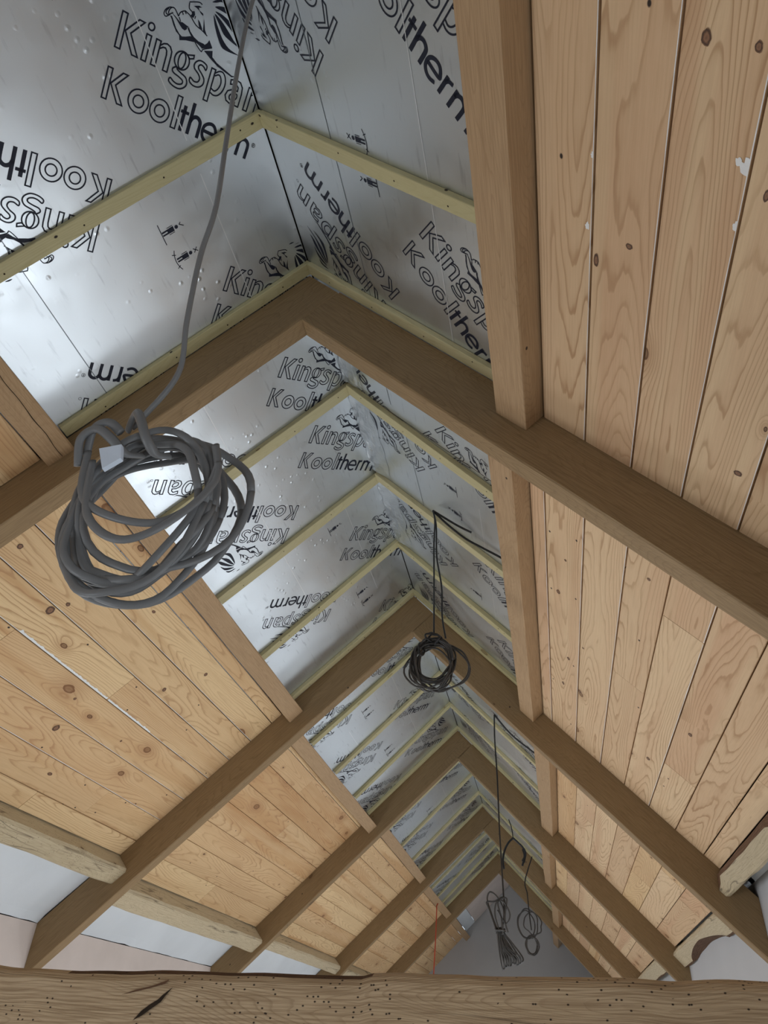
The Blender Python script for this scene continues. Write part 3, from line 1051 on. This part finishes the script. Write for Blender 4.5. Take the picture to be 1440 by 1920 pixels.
# ------------------------------------------------------------------ tie beam in the foreground
def tie_beam():
    xs = frange(XL + 0.002, XR - 0.002, 0.018)

    def prof(x, i):
        top = 1.688 + 0.012 * x + jit(x * 3, 1.0, 0.007) + jit(x * 11, 5.0, 0.0035)
        fr = 1.42 + jit(x * 2, 9.0, 0.006)
        rise = 0.006 * max(0.0, math.sin((x - 0.40) * 2.5)) + 0.004 * (1 if x > 0.375 else 0)
        top += rise
        q = lambda j, a: jit(x * 7, j * 3.7 + 30, a)
        return [(fr + 0.19, top - 0.01), (fr + 0.022, top + q(1, 0.002)), (fr + 0.008 + q(2, 0.003), top - 0.006), (fr + q(3, 0.002), top - 0.016),
                (fr + q(4, 0.003), top - 0.05), (fr + q(5, 0.003), top - 0.09), (fr + q(6, 0.004), top - 0.15), (fr + 0.004, top - 0.235), (fr + 0.02, top - 0.25), (fr + 0.19, top - 0.25)]
    V, F, U, MI = sweep(prof, xs, lambda a, x, d: Vector((x, a, d)))
    fm = []
    for f, m in zip(F, MI):
        x = V[f[0]].x
        fm.append(1 if m == 1 and (-0.20 < x < 0.375) and len(f) == 4 else 0)
    o = link('tie_beam', V, F, [M['tie'], M['bark']], U, fm, smooth=False)
    tag(o, 'weathered oak tie beam with cracks and worm holes crossing the foreground', 'beam')
    # the open shake beside the big knot
    pts = [(-0.054, -0.046), (-0.038, -0.028), (-0.020, -0.015), (-0.004, -0.006), (0.004, 0.002), (0.026, 0.018), (0.010, -0.001), (0.004, -0.010), (-0.014, -0.022), (-0.034, -0.036)]
    Vc = []
    for x, z in pts:
        xx = 0.0 + x * 0.8
        Vc.append(Vector((xx, 1.4165 + jit(xx * 2, 9.0, 0.006), 1.648 + z * 0.8)))
    c = sum(Vc, Vector()) / len(Vc)
    Vc.append(c)
    n = len(pts)
    link('shake_crack', [v - Vector((0, 0, 0)) for v in Vc], [(i, (i + 1) % n, n) for i in range(n)], M['crack'], parent=o)
    pts = [(-0.075, -0.03), (-0.05, -0.022), (-0.02, -0.012), (0.005, -0.002), (0.012, 0.008), (0.004, 0.001), (-0.02, -0.008), (-0.05, -0.018)]
    Vc = [Vector((0.0 + x, 1.4165 + jit(x * 2, 9.0, 0.006), 1.668 + z * 0.7)) for x, z in pts]
    Vc.append(sum(Vc, Vector()) / len(Vc))
    n = len(pts)
    link('shake_crack', Vc, [(i, (i + 1) % n, n) for i in range(n)], M['bark'], parent=o)
    return o


tie_beam()

# ------------------------------------------------------------------ knots, nails and splits one can pick out
def knot_material():
    k = NT('dead_knot')
    uv = k.n('ShaderNodeUVMap').outputs[0]
    sp = k.n('ShaderNodeSeparateXYZ')
    k.l(uv, sp.inputs[0])
    tc = k.n('ShaderNodeTexCoord').outputs['Object']
    r = k.math('ADD', sp.outputs[0], k.math('MULTIPLY_ADD', k.noise(tc, 220, detail=2, dim='3D'), 0.5, -0.25))
    c = k.ramp(r, [(0.0, (0.17, 0.085, 0.045)), (0.45, (0.26, 0.13, 0.065)), (0.62, (0.13, 0.06, 0.028)), (0.82, (0.045, 0.018, 0.009)), (1.0, (0.22, 0.115, 0.055))])
    k.l(c, k.b.inputs['Base Color'])
    k.b.inputs['Roughness'].default_value = 0.6
    return k.m


M['knot'] = knot_material()


def board_at(side, b, s, Y):
    for o, sd, bb, s0, s1, ya, yb in BOARDS:
        if sd == side and bb == b and s0 <= s <= s1 and ya <= Y <= yb:
            return o, s0, s1
    return None, 0, 0


def knot(side, b, s, Y, r, el=1.0, tilt=0.0):
    o, s0, s1 = board_at(side, b, s, Y)
    if o is None:
        return
    V, F, U = [], [], []
    n = 18
    sh = random.random() * 90
    for t in (0.0, 0.5, 1.0):
        for i in range(n):
            a = 2 * math.pi * i / n
            f = r * (1 + jit(math.cos(a) * 1.5 + sh, math.sin(a) * 1.5, 0.22)) * t * 0.85
            x, y = f * math.cos(a), f * el * math.sin(a)
            ss = s + x * math.cos(tilt) - y * math.sin(tilt)
            V.append(P(side, min(max(ss, s0 + 0.002), s1 - 0.002), Y + x * math.sin(tilt) + y * math.cos(tilt), 0.0379))
    for k in range(2):
        for i in range(n):
            j = (i + 1) % n
            F.append((k * n + i, k * n + j, (k + 1) * n + j, (k + 1) * n + i))
            U.append(((k / 2, 0), (k / 2, 0), ((k + 1) / 2, 0), ((k + 1) / 2, 0)))
    link('knot', V, F, M['knot'], U, parent=o)


KNOTS = [('R', 0, 1.462, 0.50, 0.009, 1.5), ('R', 0, 1.542, 0.50, 0.007, 1.4), ('R', 0, 1.362, 0.876, 0.009, 0.8), ('R', 0, 1.678, 1.314, 0.011, 0.9), ('R', 0, 1.287, 0.935, 0.008, 2.2),
         ('R', 0, 1.60, 0.70, 0.006, 2.0),
         ('R', 1, 1.177, 2.40, 0.010, 1.7), ('R', 1, 1.228, 2.90, 0.009, 1.6), ('R', 1, 1.292, 3.14, 0.012, 1.4), ('R', 1, 1.20, 3.20, 0.008, 2.2), ('R', 1, 1.21, 2.15, 0.006, 1.2),
         ('R', 1, 1.52, 1.93, 0.007, 1.0), ('R', 1, 1.30, 2.70, 0.006, 1.0), ('R', 1, 1.78, 2.72, 0.009, 1.6), ('R', 1, 1.66, 3.25, 0.010, 1.8),
         ('L', 1, 1.371, 1.734, 0.012, 1.1), ('L', 1, 1.462, 2.057, 0.021, 1.0), ('L', 1, 1.797, 2.625, 0.019, 1.0), ('L', 1, 1.398, 2.901, 0.012, 1.1), ('L', 1, 1.405, 2.088, 0.010, 1.1),
         ('L', 1, 1.20, 2.42, 0.008, 1.5), ('L', 1, 1.22, 3.02, 0.011, 1.2), ('L', 1, 1.66, 2.55, 0.007, 1.2), ('L', 1, 1.69, 3.0, 0.007, 1.0), ('L', 1, 1.97, 2.85, 0.009, 2.0)]
for kk in KNOTS:
    knot(*kk)

for side, b, s, Y, r in (('R', 0, 1.557, 0.665, 0.009), ('R', 0, 1.545, 0.66, 0.005), ('R', 0, 1.561, 0.765, 0.006), ('R', 0, 1.262, 0.865, 0.005), ('R', 0, 1.27, 0.72, 0.004)):
    o, s0, s1 = board_at(side, b, s, Y)
    if o:
        V = [P(side, s, Y, 0.0381)]
        for a in range(14):
            f = r * (1 + jit(math.cos(a * 0.449) * 2 + s * 50, math.sin(a * 0.449) * 2, 0.7))
            V.append(P(side, min(s + f * math.cos(a * 0.449), s1), Y + 1.5 * f * math.sin(a * 0.449), 0.0379))
        link('white_paint_daub', V, [(0, 1 + a, 1 + (a + 1) % 14) for a in range(14)], M['white'], parent=o)

for o, side, b, ya, yb, w, s0, s1, th in BATTENS:
    if b > 2:
        continue
    for i in range(4):
        t = (i + 0.4 + random.uniform(-0.15, 0.15)) / 4
        s = s0 + (s1 - s0) * t
        y = ya + (yb - ya) * t + w * random.uniform(0.3, 0.7)
        V = [P(side, s, y, th + 0.0006)] + [P(side, s + 0.0028 * math.cos(a * math.pi / 4), y + 0.0028 * math.sin(a * math.pi / 4), th + 0.0004) for a in range(8)]
        link('nail_head', V, [(0, 1 + a, 1 + (a + 1) % 8) for a in range(8)], M['crack'], parent=o)

# drying split on the underside of the nearest left purlin
V = []
d1 = PUR['L', 0][2]
for i in range(41):
    t = i / 40
    Y = 0.52 + 0.97 * t
    s = 1.050 + 0.030 * t + jit(t * 14, 3.0, 0.004)
    wv = 0.0008 + 0.0018 * abs(jit(t * 9, 8.0, 1.0))
    V += [P('L', s - wv, Y, d1 + 0.0045), P('L', s + wv, Y, d1 + 0.0045)]
link('drying_split', V, [(2 * i, 2 * i + 1, 2 * i + 3, 2 * i + 2) for i in range(40)], M['crack'], parent=PURLINS['L', 0])

# ------------------------------------------------------------------ hanging cables
def loop_path(cx, cz, rx, rz, Y, seed, n=40, a0=0.0, a1=2 * math.pi, dy=0.012, wob=0.12, tilt=0.0):
    out = []
    for i in range(n + 1):
        t = a0 + (a1 - a0) * i / n
        per = (math.cos(t) * 1.3 + seed, math.sin(t) * 1.3 + seed * 1.7)
        f = 1 + jit(per[0], per[1], wob)
        x, z = rx * math.cos(t) * f, rz * math.sin(t) * f
        out.append(Vector((cx + x * math.cos(tilt) - z * math.sin(tilt), Y + jit(per[0] * 1.1, per[1] + 9, dy) + dy * math.sin(t + seed), cz + x * math.sin(tilt) + z * math.cos(tilt))))
    return out


def zz(z):
    return RIDGE + z


# the near coil of flat grey cable, hung from the roof above the picture
e = empty('cable_coil', (0.30, 0.55, zz(-1.80)), 'large coil of grey flat cable hanging close to the camera at left', 'cable')
lead = catmull([(0.322, 0.37, zz(-0.36)), (0.324, 0.378, zz(-0.6)), (0.325, 0.385, zz(-0.92)), (0.331, 0.40, zz(-1.117)), (0.339, 0.42, zz(-1.297)), (0.338, 0.445, zz(-1.417)), (0.320, 0.47, zz(-1.48)),
                (0.308, 0.50, zz(-1.563)), (0.297, 0.53, zz(-1.621)), (0.259, 0.543, zz(-1.676)), (0.248, 0.545, zz(-1.69))])
tube('hanging_lead', [lead], 0.0034, M['cable'], 1.0, e)
coils = []
for i in range(9):
    coils.append(loop_path(0.286 + random.uniform(-0.006, 0.006), zz(-1.800) + random.uniform(-0.006, 0.006), 0.071 + 0.0024 * i + random.uniform(-0.006, 0.006),
                           0.098 + random.uniform(-0.016, 0.012), 0.545 + 0.004 * i, 3.0 + i * 1.37, tilt=random.uniform(-0.3, 0.2), wob=0.10, n=56))
coils.append(loop_path(0.312, zz(-1.792), 0.088, 0.088, 0.56, 1.4, tilt=0.1))
coils.append(catmull([(0.215, 0.53, zz(-1.735)), (0.232, 0.525, zz(-1.80)), (0.275, 0.52, zz(-1.835)), (0.33, 0.525, zz(-1.845)), (0.365, 0.535, zz(-1.81)), (0.372, 0.54, zz(-1.76))]))
coils.append(catmull([(0.225, 0.53, zz(-1.75)), (0.25, 0.52, zz(-1.83)), (0.30, 0.515, zz(-1.87)), (0.345, 0.52, zz(-1.85)), (0.375, 0.535, zz(-1.79)), (0.36, 0.545, zz(-1.73))]))
tube('coil', coils, 0.0046, M['cable'], 0.6, e, 10)
wraps = [catmull([(0.205, 0.535, zz(-1.75)), (0.206, 0.522, zz(-1.722)), (0.225, 0.518, zz(-1.712)), (0.245, 0.520, zz(-1.726)), (0.262, 0.53, zz(-1.742)), (0.27, 0.55, zz(-1.73))]),
         catmull([(0.21, 0.535, zz(-1.735)), (0.218, 0.522, zz(-1.708)), (0.236, 0.52, zz(-1.702)), (0.252, 0.525, zz(-1.715))]),
         catmull([(0.244, 0.545, zz(-1.693)), (0.262, 0.525, zz(-1.686)), (0.277, 0.518, zz(-1.705)), (0.288, 0.522, zz(-1.730)), (0.296, 0.535, zz(-1.742)), (0.304, 0.55, zz(-1.735))])]
tube('wrapped_end', wraps, 0.0056, M['cable'], 0.6, e)
V = [Vector(v) for v in ((0.236, 0.520, zz(-1.741)), (0.262, 0.520, zz(-1.738)), (0.266, 0.521, zz(-1.757)), (0.248, 0.521, zz(-1.770)))]
V += [v + Vector((0, 0.006, 0)) for v in V]
link('pale_tape_tag', V, [(0, 1, 2, 3), (7, 6, 5, 4), (0, 4, 5, 1), (1, 5, 6, 2), (2, 6, 7, 3), (3, 7, 4, 0)], M['tag'], parent=e)

# second coil, from the right slope of the second bay
e = empty('cable_coil', (0.316, 2.52, zz(-1.08)), 'dark tangled cable coil hanging under the second truss apex', 'cable')
A = P('R', 0.464, 2.533, 0.03)
pA = [A, Vector((0.313, 2.52, zz(-0.42))), Vector((0.311, 2.515, zz(-0.55))), Vector((0.314, 2.51, zz(-0.75))), Vector((0.317, 2.50, zz(-0.965)))]
pB = [A, Vector((0.318, 2.525, zz(-0.44))), Vector((0.322, 2.525, zz(-0.6))), Vector((0.343, 2.525, zz(-0.75))), Vector((0.345, 2.53, zz(-0.88))), Vector((0.36, 2.52, zz(-0.98)))]
tube('hanging_lead', [catmull(pA), catmull(pB)], 0.0036, M['cable_black'], 1.0, e)
pC = [A, P('R', 0.56, 2.545, 0.035), P('R', 0.66, 2.56, 0.030), P('R', 0.76, 2.545, 0.022), P('R', 0.87, 2.53, 0.012), P('R', 0.96, 2.53, 0.010)]
pD = [A, P('R', 0.58, 2.53, 0.02), P('R', 0.64, 2.52, 0.016), P('R', 0.68, 2.52, 0.008)]
tube('slope_lead', [catmull(pC), catmull(pD)], 0.0048, M['cable_black'], 1.0, e)
coils = []
for i in range(12):
    coils.append(loop_path(0.312 + random.uniform(-0.008, 0.012), zz(-1.080) + random.uniform(-0.01, 0.01), 0.072 + random.uniform(-0.012, 0.014), 0.094 + random.uniform(-0.02, 0.012),
                           2.50 + 0.003 * i, i * 2.1, tilt=random.uniform(-0.25, 0.25)))
coils.append(loop_path(0.345, zz(-1.10), 0.105, 0.095, 2.52, 5.3, tilt=-0.1))
coils.append(loop_path(0.335, zz(-1.10), 0.112, 0.085, 2.52, 8.3, tilt=0.1))
coils.append(loop_path(0.295, zz(-1.11), 0.085, 0.085, 2.50, 6.3))
tube('coil', coils, 0.0036, M['cable_dark'], 1.0, e, 6)
tube('wrapped_end', [loop_path(0.315, zz(-0.985), 0.03, 0.014, 2.50, 2.2, dy=0.02), loop_path(0.312, zz(-0.993), 0.028, 0.016, 2.50, 4.2, dy=0.02), loop_path(0.27, zz(-1.03), 0.01, 0.03, 2.5, 1.0)], 0.004, M['cable_black'], 1.0, e, 6)

# third cable: a long bundle in front of the gable wall
e = empty('cable_bundle', (0.40, 4.73, zz(-1.68)), 'long tied bundle of grey cable hanging before the grey gable wall', 'cable')
A = P('R', 0.597, 4.732, 0.02)
pA = [A, Vector((0.400, 4.73, zz(-0.49))), Vector((0.398, 4.73, zz(-0.62))), Vector((0.404, 4.73, zz(-0.85))), Vector((0.405, 4.73, zz(-1.18))), Vector((0.413, 4.73, zz(-1.552))), Vector((0.415, 4.73, zz(-1.66)))]
tube('hanging_lead', [catmull(pA)], 0.0048, M['cable_black'], 1.0, e)
pC = [A, P('R', 0.70, 4.76, 0.03), P('R', 0.80, 4.775, 0.03), P('R', 0.95, 4.775, 0.015)]
tube('slope_lead', [catmull(pC)], 0.006, M['cable_black'], 1.0, e)
st = []
for i in range(9):
    x0, x1 = 0.375 + random.uniform(-0.008, 0.012), 0.385 + 0.10 * i / 8
    zb = -1.885 + 0.035 * (i / 8) + random.uniform(-0.01, 0.01)
    st.append(catmull([(x0, 4.72 + 0.004 * i, zz(-1.69)), (x0 + (x1 - x0) * 0.4, 4.72, zz(-1.78)), (x1, 4.715, zz(zb + 0.03)), (x1 + 0.008, 4.72, zz(zb)), (x1 + 0.014, 4.73, zz(zb + 0.03)), (x0 + 0.01, 4.74, zz(-1.70))]))
tube('hanging_strands', st, 0.0045, M['cable_dark'], 1.0, e, 6)
st = [catmull([(0.37, 4.73, zz(-1.70)), (0.34, 4.73, zz(-1.62)), (0.318, 4.73, zz(-1.545)), (0.335, 4.73, zz(-1.505)), (0.375, 4.73, zz(-1.53)), (0.41, 4.73, zz(-1.60)), (0.40, 4.73, zz(-1.69))]),
      catmull([(0.36, 4.72, zz(-1.69)), (0.328, 4.72, zz(-1.60)), (0.315, 4.72, zz(-1.56)), (0.36, 4.72, zz(-1.555)), (0.412, 4.72, zz(-1.535)), (0.418, 4.72, zz(-1.62)), (0.39, 4.72, zz(-1.70))]),
      catmull([(0.38, 4.715, zz(-1.70)), (0.36, 4.715, zz(-1.62)), (0.372, 4.715, zz(-1.56)), (0.41, 4.715, zz(-1.555)), (0.445, 4.715, zz(-1.62)), (0.42, 4.715, zz(-1.665)), (0.375, 4.715, zz(-1.60))]),
      catmull([(0.40, 4.715, zz(-1.72)), (0.395, 4.715, zz(-1.64)), (0.38, 4.715, zz(-1.56)), (0.43, 4.715, zz(-1.54)), (0.415, 4.715, zz(-1.64)), (0.43, 4.715, zz(-1.71))])]
tube('top_loops', st, 0.0045, M['cable_dark'], 1.0, e, 6)
tube('tie_wrap', [loop_path(0.385, zz(-1.695), 0.026, 0.008, 4.725, 1.0, dy=0.02), loop_path(0.387, zz(-1.708), 0.027, 0.008, 4.725, 3.0, dy=0.02)], 0.005, M['cable_dark'], 1.0, e, 6)

# fourth: a short black bent flex above the bundles
e = empty('cable_hook', (0.35, 7.9, zz(-0.52)), 'short black flex bent into an open hook, high on the right slope', 'cable')
A = P('R', 0.461, 7.896, 0.01)
tube('hanging_lead', [catmull([A, (0.335, 7.9, zz(-0.40)), (0.345, 7.9, zz(-0.46)), (0.349, 7.9, zz(-0.525))])], 0.005, M['cable_black'], 1.0, e)
tube('bent_flex', [catmull([(0.349, 7.9, zz(-0.515)), (0.30, 7.9, zz(-0.56)), (0.26, 7.9, zz(-0.63)), (0.239, 7.9, zz(-0.72)), (0.245, 7.9, zz(-0.80))]),
                   catmull([(0.349, 7.9, zz(-0.515)), (0.40, 7.9, zz(-0.56)), (0.445, 7.9, zz(-0.61)), (0.452, 7.9, zz(-0.68)), (0.425, 7.9, zz(-0.77))])], 0.010, M['cable_black'], 1.0, e)
tube('frayed_end', [catmull([(0.448, 7.9, zz(-0.61)), (0.462, 7.9, zz(-0.66)), (0.44, 7.9, zz(-0.74))]), catmull([(0.44, 7.89, zz(-0.62)), (0.455, 7.89, zz(-0.68)), (0.43, 7.89, zz(-0.73))])], 0.011, M['cable_black'], 1.0, e)

# fifth: looped coil farther along
e = empty('cable_coil', (0.45, 8.5, zz(-1.2)), 'loosely looped thin cable with small lower ring, right of the tied bundle', 'cable')
A = P('R', 0.76, 8.52, 0.025)
tube('hanging_lead', [catmull([A, (0.425, 8.5, zz(-0.80)), (0.44, 8.5, zz(-0.92)), (0.447, 8.5, zz(-1.08)), (0.46, 8.5, zz(-1.25))])], 0.006, M['cable_black'], 1.0, e)
tube('coil', [loop_path(0.41, zz(-1.20), 0.085, 0.125, 8.5, 1.2, tilt=0.1), loop_path(0.43, zz(-1.19), 0.10, 0.13, 8.52, 3.9), loop_path(0.48, zz(-1.19), 0.085, 0.105, 8.5, 6.1, tilt=0.5, wob=0.25)], 0.006, M['cable_dark'], 1.0, e, 6)
tube('lower_ring', [loop_path(0.455, zz(-1.38), 0.058, 0.085, 8.5, 2.2), loop_path(0.455, zz(-1.375), 0.050, 0.078, 8.52, 2.9), loop_path(0.46, zz(-1.385), 0.065, 0.082, 8.49, 7.9)], 0.006, M['cable_dark'], 1.0, e, 6)

# red string near the far left purlin
o = tube('red_string', [catmull([(-0.685, 9.9, zz(-0.83)), (-0.697, 9.88, zz(-0.865)), (-0.695, 9.87, zz(-0.91)), (-0.705, 9.87, zz(-1.2)), (-0.722, 9.87, zz(-1.5)), (-0.74, 9.87, zz(-1.85))])], 0.007, M['red'])
tag(o, 'thin red string hanging from the left boarding in the fifth bay', 'string')
